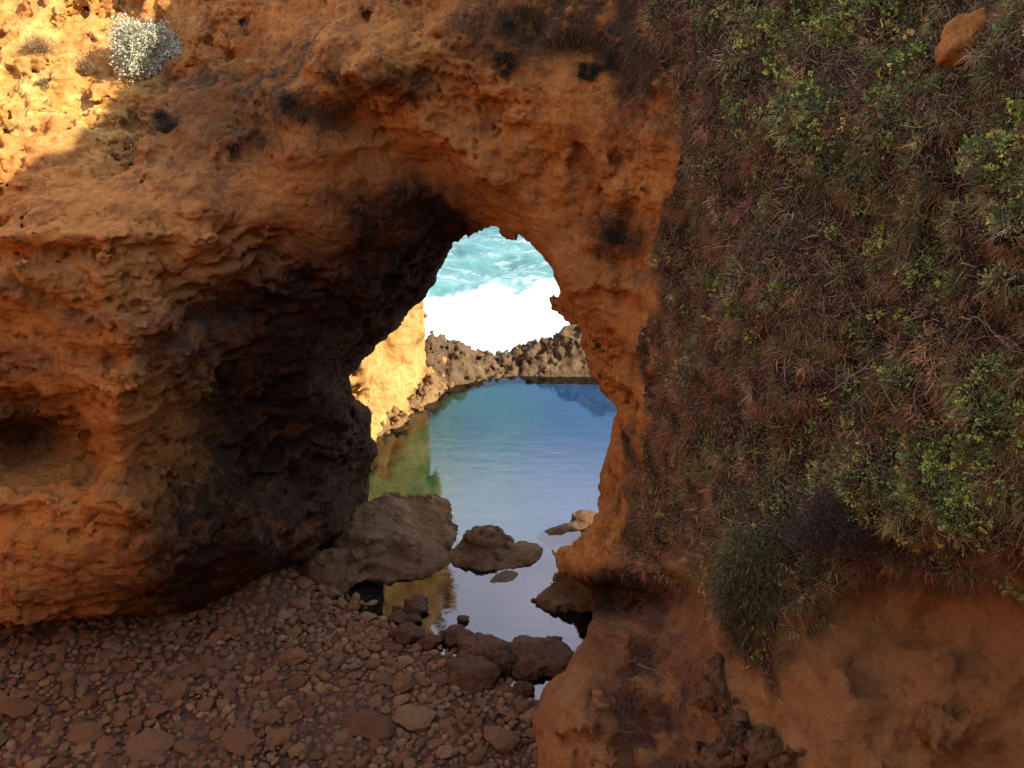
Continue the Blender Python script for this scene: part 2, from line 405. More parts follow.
# split coefficient: 1 where the planted hillside begins
def hill_w(P):
    u,v,_=project(P[:,0],P[:,1],np.minimum(P[:,2],ZE))
    edge=np.interp(v,[-100,100,300,420,520,560,600,700],[640,668,652,640,640,600,560,500])
    return u-edge
hw=np.clip(hill_w(P)/60+.5,0,1)
vegP=np.clip((600-project(P[:,0],P[:,1],np.minimum(P[:,2],ZE))[1])/60,0,1)
_u,_v,_z=project(P[:,0],P[:,1],np.minimum(P[:,2],ZE))
n=fbm(P,.42,2,1)*(.55-.25*hw)
rg=np.clip(.75+fbm(P,.5,2,61)*2.2,.35,1.4)                 # some faces smooth, some broken
warp=P+np.stack([fbm(P,.8,2,31),fbm(P,.8,2,41),fbm(P,.8,2,51)],1)*.5
n+=fbm(warp,.9,3,5,ridge=True)*.20*(1-.6*hw)*rg
n+=fbm(warp,1.1,3,9,scale=(.25,.25,2.6))*.26*(1-.8*hw)*rg
lf=np.clip((470-_u)/80,0,1)*np.clip((_v-190)/50,0,1)
n-=np.clip(fbm(warp,1.5,3,10,scale=(.13,.13,1.9),ridge=True)-.55,0,1)*-.65*lf    # bedding grooves
fl=np.exp(-((_u-590)/75)**2-((_v-170)/110)**2)
n+=fbm(P,1.1,3,13,scale=(1.6,1.6,.25))*.34*fl               # vertical flutes on the right haunch
bk=np.clip((210-_u)/60,0,1)*np.clip((210-_v)/40,0,1)
n+=bk*(fbm(P,1.6,4,87,ridge=True,gain=.6)*.24)
sp_=np.clip((700-_u)/60,0,1)*np.clip((_v-530)/40,0,1)*(_u>500)
n+=sp_*(fbm(P,1.8,4,83,ridge=True,gain=.6)*.17+fbm(P,3.5,3,84,scale=(.5,.5,2))*.08)
n+=fbm(P,2.4,3,12)*(.16*rg*(1-hw)+hw*(.05+.11*vegP))
n+=hw*(1-vegP)*fbm(P,1.2,3,79,scale=(1.8,1.8,.3))*.10
n+=hw*fbm(P,1.1,3,77)*(.05+.27*vegP)
# honeycomb hollows
pit=fbm(warp,2.2,2,60); n+=np.clip(pit-.18,0,1)*.55*(1-hw)*rg
_u,_v,_z=project(P[:,0],P[:,1],np.minimum(P[:,2],ZE))
n=n*np.clip(np.abs(samp(Hmap,_u,_v))*_z/FPX/.6,.38,1)
f[band[:,0],band[:,1],band[:,2]]+=n
log('noise',len(band))
v,q=nets(f,(X0,Y0,Z0),h)
del f
log('nets',len(v),len(q))
# drop loose floating crumbs: keep the biggest connected component
def biggest(v,q,frac=.02):
    lab=np.arange(len(v))
    for _ in range(400):
        m=lab[q].min(1); new=lab.copy()
        for k in range(4): np.minimum.at(new,q[:,k],m)
        new=new[new]
        if (new==lab).all(): break
        lab=new
    c=np.bincount(lab); keep=c[lab]>frac*len(v)
    mp=np.cumsum(keep)-1; q=q[keep[q[:,0]]]
    return v[keep],mp[q]
v,q=biggest(v,q); log('components',len(v))
# only refine what the camera could see from nearby: drop back-facing far sides' detail is not needed
v,q=subdiv(v,q); v=smooth_v(v,q,1,.5)
N=vnormals(v,q)
hw=np.clip(hill_w(v)/60+.5,0,1)
rg=np.clip(.8+fbm(v,.5,2,61)*2.2,.5,1.4)
d=fbm(v,4.5,3,21,gain=.65)*.10*(1-.4*hw)*rg+fbm(v,5,3,25,gain=.6,scale=(.4,.4,2.4))*.045*rg*(1-.7*hw)
d-=np.clip(fbm(v,6.5,2,33)-.2,0,1)*.30*(1-.85*hw)*rg
v=v+N*d[:,None]; N=vnormals(v,q)
u_,v_,_=project(v[:,0],v[:,1],v[:,2])
def gb(cx,cy,rx,ry): return np.exp(-(((u_-cx)/rx)**2+((v_-cy)/ry)**2)**1.5)
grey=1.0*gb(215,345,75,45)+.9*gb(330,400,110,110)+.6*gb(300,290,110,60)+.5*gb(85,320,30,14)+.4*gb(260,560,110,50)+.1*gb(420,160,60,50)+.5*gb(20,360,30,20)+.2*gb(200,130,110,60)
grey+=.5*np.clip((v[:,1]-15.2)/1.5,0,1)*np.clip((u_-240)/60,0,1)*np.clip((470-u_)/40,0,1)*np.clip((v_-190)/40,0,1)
shade_crust=1.3*np.clip((v[:,1]-15.1)/1.0,0,1)*np.clip((u_-150)/60,0,1)*np.clip((490-u_+(v_-200)*.0)/40,0,1)*np.clip((v_-170)/50,0,1)+.9*gb(25,430,50,35)+.8*gb(250,480,120,120)+.8*gb(395,85,45,18)+.7*gb(400,200,90,25)+.9*gb(400,260,60,60)+.7*gb(350,330,90,120)+1.3*gb(618,592,75,24)+.5*gb(600,640,20,30)+.9*gb(730,740,40,60)*0+1.0*gb(250,600,120,40)+.55*gb(230,530,100,60)+.35*gb(60,590,160,50)+.3*gb(60,300,90,60)+.6*gb(220,110,90,70)+.5*gb(620,240,25,30)  # shade of cave, hollows and undercut put into the colour, plus dark crusted rock
shade_crust+=.6*np.clip(1-np.abs(v_-45)/40,0,1)*((u_>440)&(u_<680))
log('refined')
fw=hill_w(v[q].mean(1))+fbm(v[q].mean(1),.8,3,91)*60
isH=fw>0
VEG=[(662,-200),(1500,-200),(1500,640),(1024,606),(985,575),(930,562),(880,556),(835,590),(800,640),(770,672),(745,655),(722,610),(700,575),(655,555),(628,520),(622,470),(640,400),(650,300),(655,200),(665,110),(640,40)]
VEGm=poly_sdf(VEG,GQ).reshape(GU.shape)
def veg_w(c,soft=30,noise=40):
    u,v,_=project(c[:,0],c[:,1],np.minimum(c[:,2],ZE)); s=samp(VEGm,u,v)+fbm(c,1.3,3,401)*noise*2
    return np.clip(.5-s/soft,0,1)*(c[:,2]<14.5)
def sub(v,q,mask,*att):
    q=q[mask]; ids=np.unique(q); mp=np.full(len(v),-1,np.int64); mp[ids]=np.arange(len(ids))
    return (v[ids],mp[q])+tuple(a[ids] for a in att)
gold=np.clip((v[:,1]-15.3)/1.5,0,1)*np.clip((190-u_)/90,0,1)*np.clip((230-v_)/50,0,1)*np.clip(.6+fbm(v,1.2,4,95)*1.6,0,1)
va,qa,ga,sa,goa=sub(v,q,~isH,grey,shade_crust,gold)
vh,qh,gh,sh,Nh=sub(v,q,isH,grey,shade_crust,N); vgh=veg_w(vh)
link('rock_arch',mesh_from('rock_arch',va,qa,M['rock'],attrs={'grey':('FLOAT',ga),'shade_crust':('FLOAT',sa),'gold':('FLOAT',goa)}),label='great orange limestone arch with a deep shadowed cave framing the pool and sea',cat='rock arch')
link('hillside',mesh_from('hillside',vh,qh,M['earth'],attrs={'grey':('FLOAT',gh),'shade_crust':('FLOAT',sh),'veg':('FLOAT',vgh)}),kind='structure')
log('cliff done')

# ------------------------------------------------------------------ ground, pool, sea
def ground_z(x,y):
    # signed distance to shoreline (positive on the beach side)
    a=np.array([-2.6,14.75]); b=np.array([.35,12.45]); dd=(b-a)/np.linalg.norm(b-a); nn=np.array([-dd[1],dd[0]])
    if nn@np.array([-1,-1])<0: nn=-nn
    s=(x-a[0])*nn[0]+(y-a[1])*nn[1]
    z=np.where(s>0,.13*s,np.maximum(.3*s,-.25))
    z=np.minimum(z,.75)
    z=np.where(s>0,z-np.clip((x+3.2)*1.5,0,1)*np.clip((y-14.6)*1.5,0,1)*.45,z)
    z=z+np.where(y>17.5,-np.clip((y-17.5)*.35,0,1.3),0)
    z=z+np.where(y>21.5,np.clip((y-21.3)*.32,0,1.32),0)
    z=z+np.where(y>28.5,-np.clip((y-28.5)*1.5,0,5),0)
    left=np.clip((-3.2-x)*.6,0,1)*np.clip((y-18)*.5,0,1); z=z+left*.8
    left=np.clip((-4.4-x)*.8,0,1)*np.clip((y-14.5)*.6,0,1)*np.clip((26-y),0,1); z=z+left*.8
    return z
xs=np.concatenate([-np.geomspace(4000,16,14),np.arange(-14,12,.12),np.geomspace(14,4000,14)])
ys_=np.concatenate([-np.geomspace(4000,8,12),np.arange(4,31,.12),np.geomspace(33,6000,16)])
def grid(xs,ys):
    X,Y=np.meshgrid(xs,ys,indexing='ij'); a=np.arange(X.size).reshape(X.shape)
    q=np.stack([a[:-1,:-1],a[1:,:-1],a[1:,1:],a[:-1,1:]],-1).reshape(-1,4)
    return X.ravel(),Y.ravel(),q
X,Y,q=grid(xs,ys_); Z=ground_z(X,Y)
nr=(np.abs(X)<15)&(Y>3)&(Y<31)
pp=np.stack([X,Y,X*0],1)
nz_=fbm(pp,.9,4,3)*.10+fbm(pp,5,3,4)*.03
Z=np.where(nr,Z+nz_,np.where(Y>28,-6,np.where(Y<4,.6,Z)))
dry=np.clip((Z+.12)*8,0,1)*(Y<18)
weed=np.clip((-1.55-X)*1.2+.5+fbm(pp,1.5,3,6)*.6,0,1)*(Y>16)
deep=np.clip((X+.2)*.55+fbm(pp,.5,2,8)*.5,0,.85)*(Y>18)*(Y<28.5)
link('ground',mesh_from('ground',np.stack([X,Y,Z],1),q,M['bed'],attrs={'dry':('FLOAT',dry),'weed':('FLOAT',weed),'deep':('FLOAT',deep),'mud':('FLOAT',np.clip((17.6-Y)*1.5,0,1))}),kind='structure')
X,Y,q=grid(np.arange(-9,10.01,.25),np.arange(11,28.3,.25))
link('pool_water',mesh_from('pool_water',np.stack([X,Y,X*0],1),q,M['pool']),kind='structure')
SEA=-2.5
xs=np.concatenate([-np.geomspace(5000,32,16),np.arange(-30,40,.22),np.geomspace(42,5000,16)])
ys_=np.concatenate([np.arange(28.8,72,.16),np.geomspace(73,8000,26)])
X,Y,q=grid(xs,ys_); pp=np.stack([X,Y,X*0],1)
amp=np.clip((140-np.hypot(X,Y-28))/60,0,1)
Z=SEA+amp*(.45*np.sin((Y+X*.12+1.2*fbm(pp,.12,2,3))*.95)+fbm(pp,.5,4,14,ridge=True,scale=(.5,1.3,1))*.28+fbm(pp,1.8,3,15)*.12)
fe=41.3+fbm(pp,.35,4,19)*2.2
fe=fe+fbm(pp,2.2,4,27)*1.6; foam=np.clip((fe-Y)/1.6,0,1); foam=np.maximum(foam,np.clip((fbm(pp,.4,4,22,scale=(.6,1.6,1))-.34)*5,0,.6))
Z+=np.clip((fe-Y)/6,0,1)*(.5+fbm(pp,.6,4,23)*.6)
link('sea',mesh_from('sea',np.stack([X,Y,Z],1),q,M['sea'],attrs={'foam':('FLOAT',foam)}),kind='structure')
log('water')

# ------------------------------------------------------------------ generic SDF rock
def ellip(P,c,r,rz=0,tilt=0):
    d=P-np.array(c); ca,sa=math.cos(rz),math.sin(rz)
    dx=d[:,0]*ca+d[:,1]*sa; dy=-d[:,0]*sa+d[:,1]*ca; dz=d[:,2]+tilt*dx
    k=np.sqrt((dx/r[0])**2+(dy/r[1])**2+(dz/r[2])**2)
    return (k-1)*min(r)
def sdf_rock(name,fn,lo,hi,h,mat,**kw):
    lo=np.array(lo,float); n=((np.array(hi)-lo)/h).astype(int)+1
    I=np.stack(np.meshgrid(*[np.arange(k) for k in n],indexing='ij'),-1).reshape(-1,3)
    P=I*h+lo; f=fn(P).reshape(n)
    f[0]=f[-1]=1; f[:,0]=f[:,-1]=1; f[:,:,0]=f[:,:,-1]=1
    v,q=nets(f,lo,h); v,q=biggest(v,q,.05)
    c=v.mean(0); c[2]=v[:,2].min()
    m=mesh_from(name,v,q,mat)
    return link(name,m,**kw)

# sunlit cliff beyond the arch, its right edge standing over the pool
def sea_cliff(P):
    x,y,z=P.T
    # waterline corner (-3.35,23) -> (-2,25.9)
    w=np.interp(y,[18,21,23,24.6,25.8,27,29],[-5.2,-4.4,-3.5,-2.75,-2.05,-2.2,-3.4])
    # ledge at foot, slab higher and further left
    set_=np.interp(z,[-1,.1,.7,1.0,1.5,3,9],[.05,0,-.35,-.75,-.75,-1.05,-.6])
    set2=np.interp(y,[20,24,24.6,25.2,25.6,27],[0,.05,-.25,.35,.5,.1])*np.clip((z-.9),0,1)
    f=(x-w-set_-set2)*.75
    f=np.maximum(f,(y-27.2)*.8); f=np.maximum(f,19.6-y)
    f=np.maximum(f,z-9.5-.3*x*0)
    for cx,cy,yy,r,a in ((417,352,25.3,.42,.8),(388,356,24.4,.55,.55),(404,318,25.6,.5,.35)):
        c=at(cx,cy,yy); f=f+a*np.exp(-((P-c)**2).sum(1)/r**2)
    for cx,cy,yy,r,a in ((412,335,25.45,.36,.75),(408,362,25.2,.34,.7),(372,372,24.0,.45,.5)):
        c=at(cx,cy,yy); f=f-a*np.exp(-((P[:,0]-c[0])**2+(P[:,1]-c[1])**2+((P[:,2]-c[2])*.6)**2)/r**2)
    f=f-fbm(P,1.1,3,109,scale=(1.6,1.6,.35))*.45
    n=fbm(P,.7,3,101)*.55+fbm(P,2.2,4,103,ridge=True)*.12+fbm(P,2.,3,105,scale=(.4,.4,2.5))*.16+fbm(P,6,2,107)*.05
    return f+n
sdf_rock('sea_cliff',sea_cliff,(-9,19.4,-1.6),(-1,28,10),.09,M['gold'],label='tall sunlit golden limestone cliff standing left of the pool beyond the arch',cat='cliff')
foot=[((-3.78+.29*k+.1*math.sin(k*2.1),22.7+.52*k,-.1),(.46,.42,.46+.14*math.sin(k*1.7))) for k in range(7)]
def FOOT(): blobs('cliff_foot',foot,.045,M['shelf'],380,amp=(.10,.05),rough=.14,label='rough brown rock shelf along the waterline at the foot of the sunlit golden cliff',cat='rock shelf')
# jagged rim that dams the pool
def rim_fn(x0,x1,yc,hgt,seed,ww=.9):
    def fn(P):
        x,y,z=P.T
        e=np.clip(np.minimum(x-x0,x1-x)/.35,0,1)**.7
        r=fbm(P*np.array([1,1,.22]),1.7,4,seed,ridge=True,gain=.65)
        H=(np.interp(x,*hgt)+.42*r)*e
        yy=yc(x)
        cross=np.clip(1-np.abs(y-yy)/(ww*1.2),-1,1)
        top=np.where(cross>0,H*np.sqrt(np.maximum(cross,0))*1.1,-7*np.abs(cross)-.1)
        f=(z-top)*.45
        f=np.maximum(f,np.abs(y-yy)-ww*1.5)
        f=np.maximum(f,np.maximum(x0-x,x-x1))
        return f+fbm(P,3.2,3,seed+3,ridge=True)*.10+fbm(P,8,2,seed+5)*.04
    return fn
yc=lambda x:np.interp(x,[-3,-1.2,0,1.5,4,7,10],[26.2,26.9,27.4,27.3,27.4,25.5,21])
L=[('left part of the jagged reef rim, in front of the foam below the golden cliff',-2.9,-.25,([-3,-2.2,-1.5,-1,-.4],[1.25,1.0,.6,.22,-.05])),
   ('low pale spiky middle of the reef rim at the dip under the white foam',-1.05,1.6,([-1,-.5,0,.5,1,1.5],[-.05,-.1,.08,.38,.62,.6])),
   ('dark right part of the reef rim beside the right pillar of the arch',1.05,7.5,([1,1.5,2,2.6,4,8],[.6,.9,1.1,1.5,1.5,1.3]))]
for k,(lb,a,b,hg) in enumerate(L):
    sdf_rock('reef_rock',rim_fn(a,b,yc,hg,200+10*k),(a-.2,24.2 if b<5 else 23,-1.7),(b+.2,29.2,2.2),.06 if b<5 else .07,M['rim'],label=lb,cat='reef rock',group='jagged reef rocks damming the pool')
def side(P):
    x,y,z=P.T
    return (z-1.2)*.6*0+np.maximum(np.maximum(6.2+.25*(y-20)-x,z-1.4),np.maximum(16-y,y-27))*.7+fbm(P,.9,4,231,ridge=True)*.35
sdf_rock('reef_rock',side,(5,15.5,-1.6),(10,27.5,2.4),.14,M['rim'],label='dark reef rock closing the pool on the right, behind the arch pillar',cat='reef rock',group='jagged reef rocks damming the pool')

def blobs(name,parts,h,mat,seed,amp=(.12,.05),k=.15,zmin=-.3,rough=0,**kw):
    C_=np.array([p[0] for p in parts]); R=np.array([p[1] for p in parts])
    m=np.max(R,1)[:,None]
    lo=(C_-m).min(0)-.3; hi=(C_+m).max(0)+.3; lo[2]=max(lo[2],zmin); hi[2]=(C_[:,2]+R[:,2]).max()+.35
    def fn(P):
        f=None
        for p in parts:
            e=ellip(P,*p); f=e if f is None else smin(f,e,k)
        return f+fbm(P,1.3,3,seed)*amp[0]*2+fbm(P,2.,3,seed+4,scale=(.5,.5,2.4))*amp[0]+fbm(P,5,3,seed+7)*amp[1]+(fbm(P,4,4,seed+11,ridge=True,gain=.65)*rough if rough else 0)
    return sdf_rock(name,fn,lo,hi,h,mat,**kw)
FOOT()
def W(px,py,z=0): return on_z(px,py,z)
A=W(398,520,.1); 
blobs('ledge_rock',[((-2.95,17.7,.0),(1.0,1.3,.68),-.3),((-2.0,18.35,.0),(.6,.6,.5)),((-2.35,16.85,.0),(.8,.4,.42),-.2),((-3.7,16.2,.0),(.75,.7,.4)),((-1.65,16.6,-.1),(.6,.35,.3)),((-2.6,16.35,-.1),(.8,.45,.28)),((-1.9,17.6,-.1),(.75,.6,.35))],.045,M['wetrock'],300,rough=.05,label='large rounded brown rock ledge at the foot of the left cave wall between the pools',cat='rock ledge')
blobs('hump_rock',[((-.55,17.05,-.1),(.65,.42,.70)),((-.5,16.75,-.12),(.75,.45,.3)),((.15,16.85,-.15),(.55,.4,.33)),((-1.15,16.75,-.2),(.5,.4,.32))],.04,M['wetrock'],320,amp=(.08,.05),rough=.03,label='low humped brown rock in the middle of the shallow water strip',cat='rock')
a=W(572,530,0)
blobs('flat_rock',[((1.25,17.9,-.12),(.75,.22,.22),.35),((1.7,18.2,-.05),(.4,.25,.3))],.04,M['wetrock'],330,amp=(.05,.04),rough=.03,label='thin low grey rock reaching out from the right pillar into the pool',cat='rock')
blobs('gravel_spit',[((-.35,15.95,-.15),(.45,.22,.17),.5),((-.05,16.2,-.15),(.3,.3,.17))],.035,M['rim'],340,amp=(.04,.03),label='small bar of grey pebbles in the shallow water below the hump rock',cat='pebble bar')
blobs('pool_rock',[((1.0,15.25,-.1),(.62,.42,.42)),((1.45,15.6,.1),(.6,.5,.75)),((1.9,15.2,.45),(.6,.7,.6))],.045,M['wetrock'],350,amp=(.08,.05),rough=.08,label='dark brown boulder in the near pool under the overhang of the right pillar',cat='boulder')
# dark crusted outcrop at the bottom
c=at(728,760,7.9)
def ot(px,py,pr=.25):
    F=float(samp(Fmap,np.array([px*1.]),np.array([py*1.]))[0]); return at(px,py,F-pr+.32)
blobs('rock_outcrop',[(ot(718,676,.15),(.09,.12,.22)),(ot(712,696),(.17,.2,.2)),(ot(735,725),(.26,.3,.24)),(ot(762,748),(.26,.3,.24)),(ot(795,775),(.28,.3,.22)),(ot(722,765),(.35,.35,.35)),(ot(690,800),(.4,.4,.4)),(ot(770,820),(.5,.4,.4))],.03,M['burnt'],360,amp=(.10,.06),k=.14,zmin=1,rough=.17,label='craggy blackened rock outcrop jutting from the earth slope at the bottom edge',cat='rock outcrop')
log('rocks')

# ------------------------------------------------------------------ stones
import bmesh
def ico(sub):
    bm=bmesh.new(); bmesh.ops.create_icosphere(bm,subdivisions=sub,radius=1)
    v=np.array([x.co[:] for x in bm.verts]); fc=np.array([[w.index for w in p.verts] for p in bm.faces]); bm.free(); return v,fc
def stone_shape(sub,seed):
    v,fc=ico(sub); r=np.random.default_rng(seed)
    for k in range(7):                                   # flattened facets
        n_=r.normal(size=3); n_/=np.linalg.norm(n_); dcut=r.uniform(.62,.9)
        s=v@n_; v=v-np.maximum(s-dcut,0)[:,None]*n_*.85
    v=v*(1+fbm(v,1.1,3,seed,gain=.55)[:,None]*.5)
    v+=fbm(v*1.0+5,4,2,seed+9)[:,None]*v*.08
    return v*np.array([1,.78,.58]),fc
stones=[]   # x,y,r
def clear(x,y): 
    return True
cells={}
def try_add(x,y,r,ov):
    k=(int(x//.5),int(y//.5))
    for a in (-1,0,1):
        for b in (-1,0,1):
            for s in cells.get((k[0]+a,k[1]+b),()):
                if math.hypot(x-s[0],y-s[1])<(r+s[2])*ov: return False
    cells.setdefault(k,[]).append((x,y,r)); stones.append((x,y,r)); return True
def on_beach(x,y,wet=.25):
    a=np.array([-2.6,14.75]); b=np.array([.35,12.45]); dd=(b-a)/np.linalg.norm(b-a); nn=np.array([dd[1],-dd[0]])
    if nn@np.array([-1,-1])<0: nn=-nn
    s=(x-a[0])*nn[0]+(y-a[1])*nn[1]
    return s>-wet and x<2.2 and (y<14.75 or x<-2.75) and y<16.8 and y>9.2 and x>-10.5
smesh=[]; wmesh=[]
for k in range(12):
    v,fc=stone_shape(4,500+k); smesh.append(mesh_from('stone',v,fc,M['stone'])); wmesh.append(mesh_from('wet_stone',v+v*(fbm(v,2.6,4,540+k,ridge=True,gain=.6)*.13)[:,None],fc,M['wetstone']))
def put_stone(name,x,y,z,sx,sy,sz,rz,label,group=None,rot=(0,0),cat='stone',mi=None,ms=None):
    o=bpy.data.objects.new(name,(ms or smesh)[random.randrange(12) if mi is None else mi]); C.objects.link(o)
    o.location=(x,y,z); o.scale=(sx,sy/.78,sz/.58); o.rotation_euler=(rot[0],rot[1],rz)
    o['label']=label; o['category']=cat
    if group: o['group']=group
    return o
# singled-out stones: px, py (centre), half width px, height px, label
SP=[(536,657,34,17,'long flat brown slab lying at the pool edge beside the earth spur'),
(457,638,15,15,'dark block standing at the lip of the beach against the pale pool'),
(484,655,26,22,'brown boulder at the pool edge right of the dark block'),
(502,664,14,22,'upright brown boulder next to the sliver of water at the pool edge'),
(474,678,26,24,'big pitted brown boulder at the end of the beach'),
(415,608,12,12,'dark wet stone standing in the golden reflection of the near pool'),
(414,619,7,5,'small dark stone touching the wet stone in the golden reflection'),
(397,609,5,4,'tiny dark stone left of the wet stone in the golden reflection'),
(420,600,7,6,'small brown stone just above the wet stone in the near pool'),
(399,618,11,7,'flat dark stone at the water edge below the golden reflection'),
(463,619,6,4,'lone tiny dark stone breaking the surface of the near pool'),
(553,643,10,8,'short pointed stone leaning at the pool edge by the spur'),
(408,637,16,16,'angular dark boulder at the left shore of the near pool'),
(430,643,12,10,'rounded stone beside the angular dark boulder on the near shore'),
(526,672,14,14,'brown stone squeezed between the slab and the earth spur'),
(523,690,10,12,'rounded stone at the foot of the earth spur'),
(413,720,22,14,'flat topped broad stone in the middle of the beach'),
(370,728,24,18,'wide low boulder left of the flat topped stone on the beach'),
(501,742,18,17,'knobbly boulder on the beach near the bottom edge by the spur'),
(265,655,8,6,'pale stone at the edge of the cave shadow'),
(150,748,24,13,'broad brown slab among stones at the bottom left of the beach'),
(20,710,18,12,'pale brown stone near the left border of the beach'),
(240,742,22,14,'smooth tan boulder on the beach near the bottom edge')]
for px,py,hwp,hp,lb in SP:
    z=.12; p=on_z(px,py,z)
    p[2]=max(0,float(ground_z(np.array([p[0]]),np.array([p[1]]))[0]))+.04
    p=on_z(px,py,p[2]); zc=p[1]*cp+(12-p[2])*sp
    rx=hwp*zc/FPX*1.05; rz_=hp*zc/FPX*.62
    cells.setdefault((int(p[0]//.5),int(p[1]//.5)),[]).append((p[0],p[1],rx*.9))
    put_stone('stone',p[0],p[1],p[2]+rz_*.2,rx,rx*.75,rz_,random.uniform(-.4,.4),lb,cat='stone',ms=wmesh if (px>395 and py<695) else smesh)
n0=len(stones)
for r0,r1,cnt,ov in ((.19,.25,12,.95),(.125,.19,120,.8),(.08,.125,600,.75)):
    k=0;tries=0
    while k<cnt and tries<cnt*60:
        tries+=1
        x=random.uniform(-9.5,1.6); y=random.uniform(9.8,16.2)
        if on_beach(x,y) and try_add(x,y,random.uniform(r0,r1),ov): k+=1
big=stones[:]
def vis(s):
    u,v_,zc=project(np.array([s[0]]),np.array([s[1]]),np.array([.3]));
    return (s[2]/zc[0]) if (-20<u[0]<560 and v_[0]<790) else 0
big.sort(key=lambda s:-vis(s))
inst=[s for s in big if vis(s)>0][:270]; rest=[s for s in big if s not in inst]
DARK='stone lying in the deep shadow under the overhanging left cliff'
for (x,y,r) in inst:
    z=float(ground_z(np.array([x]),np.array([y]))[0]); u,vv,_=project(np.array([x]),np.array([y]),np.array([z]))
    if z<.03: lb='brown stone at the waterline where the beach meets the near pool'
    elif y>13.3: lb='dark brown stone in the shade under the overhanging cliff'
    elif r>.19: lb='large rounded reddish brown stone on the open beach'
    elif r>.13: lb='fist to head sized reddish brown stone on the open beach'
    else: lb='small reddish brown stone packed between bigger ones on the beach'
    put_stone('stone',x,y,z+r*.18,r*random.uniform(1,1.25),r*random.uniform(.75,1),r*random.uniform(.5,.75),random.uniform(0,6.28),lb,'stones of the shadowed beach',(random.uniform(-.25,.25),random.uniform(-.25,.25)))
for _ in range(11000):
    x=random.uniform(-9.5,1.6); y=random.uniform(9.6,16.6)
    if on_beach(x,y,.5): try_add(x,y,random.uniform(.03,.08),.7)
small=[s for s in stones if s not in set(big)]+rest
V=[];Fq=[];TT=[];off=0
sh=[stone_shape(2,600+k) for k in range(8)]
for (x,y,r) in small:
    v,fc=sh[random.randrange(8)]; a=random.uniform(0,6.28); ca,sa=math.cos(a),math.sin(a)
    w=v*np.array([r*1.15,r*1.1,r*1.15]); w=np.stack([w[:,0]*ca-w[:,1]*sa,w[:,0]*sa+w[:,1]*ca,w[:,2]],1)
    z=float(ground_z(np.array([x]),np.array([y]))[0])
    V.append(w+np.array([x,y,z+r*.25])); Fq.append(fc+off); off+=len(v); TT.append(np.full(len(v),random.random()))
link('pebbles',mesh_from('pebbles',np.concatenate(V),np.concatenate(Fq),M['stone'],attrs={'tint':('FLOAT',np.concatenate(TT))}),kind='stuff',label='small reddish brown pebbles filling the gaps of the shadowed beach',cat='pebbles')
log('stones',len(inst),len(small))

v,fc=stone_shape(5,812); c=at(960,42,8.95)
sb=link('slope_boulder',mesh_from('slope_boulder',v*np.array([.22,.26,.50]),fc,M['rock']),label='bare orange boulder poking out of the green slope near the upper right corner',cat='boulder',loc=c.tolist())
sb.rotation_euler=(.1,.75,.2)
# ------------------------------------------------------------------ plants
def surf_points(v,q,n,wfun):
    c=v[q].mean(1); nf=np.cross(v[q[:,2]]-v[q[:,0]],v[q[:,3]]-v[q[:,1]]); ar=np.linalg.norm(nf,axis=1)/2
    nf=nf/np.maximum(ar[:,None]*2,1e-9)
    facing=((CAM-c)*nf).sum(1)>-.6*np.linalg.norm(CAM-c,axis=1)
    w=ar*wfun(c,nf)*facing; w=w/w.sum()
    i=rng.choice(len(q),n,p=w); a=rng.random((n,2))
    p=(v[q[i,0]]*((1-a[:,:1])*(1-a[:,1:]))+v[q[i,1]]*(a[:,:1]*(1-a[:,1:]))+v[q[i,2]]*(a[:,:1]*a[:,1:])+v[q[i,3]]*((1-a[:,:1])*a[:,1:]))
    return p,nf[i]
def unit(a): return a/np.maximum(np.linalg.norm(a,axis=1)[:,None],1e-9)
def ribbons(p,d,length,width,bend,col,segs=3,taper=True):
    """thin curved blades: base p, direction d, bend vector"""
    n=len(p); side=unit(np.cross(d,rng.normal(size=(n,3))))
    V=[];
    for k in range(segs+1):
        t=k/segs
        c=p+d*(length*t)[:,None]+bend*((length*t*t)[:,None])
        w=(width*(1-.8*t if taper else (.35+1.6*t*(1-t)*2 if k<segs else .1)))[:,None]
        V+= [c-side*w,c+side*w]
    V=np.stack(V,1)                        # n,2(segs+1),3
    b=(np.arange(n)*2*(segs+1))[:,None]
    Q=np.concatenate([b+np.array([[2*k,2*k+1,2*k+3,2*k+2]]) for k in range(segs)],0)
    return V.reshape(-1,3),Q,np.repeat(col,2*(segs+1),0)
def join(L):
    V=[];Q=[];K=[];o=0
    for v,q,c in L: V.append(v);Q.append(q+o);K.append(c);o+=len(v)
    return np.concatenate(V),np.concatenate(Q),np.concatenate(K)
def palette(n,cols,w,jit=.25):
    i=rng.choice(len(cols),n,p=np.array(w)/sum(w)); c=np.array(cols)[i]*(1+rng.normal(size=(n,1))*jit)*(1+rng.normal(size=(n,3))*.06)
    return np.concatenate([np.clip(c,.008,.9),np.ones((n,1))],1)
def veg_mesh(name,parts,mat,**kw):
    v,q,c=join(parts)
    if name in('ground_cover','leaf_clusters','dry_scrub'): c[:,:3]=np.clip(c[:,:3]*1.3,0,.8)
    return link(name,mesh_from(name,v,q,mat,attrs={'col':('FLOAT_COLOR',c)}),**kw)
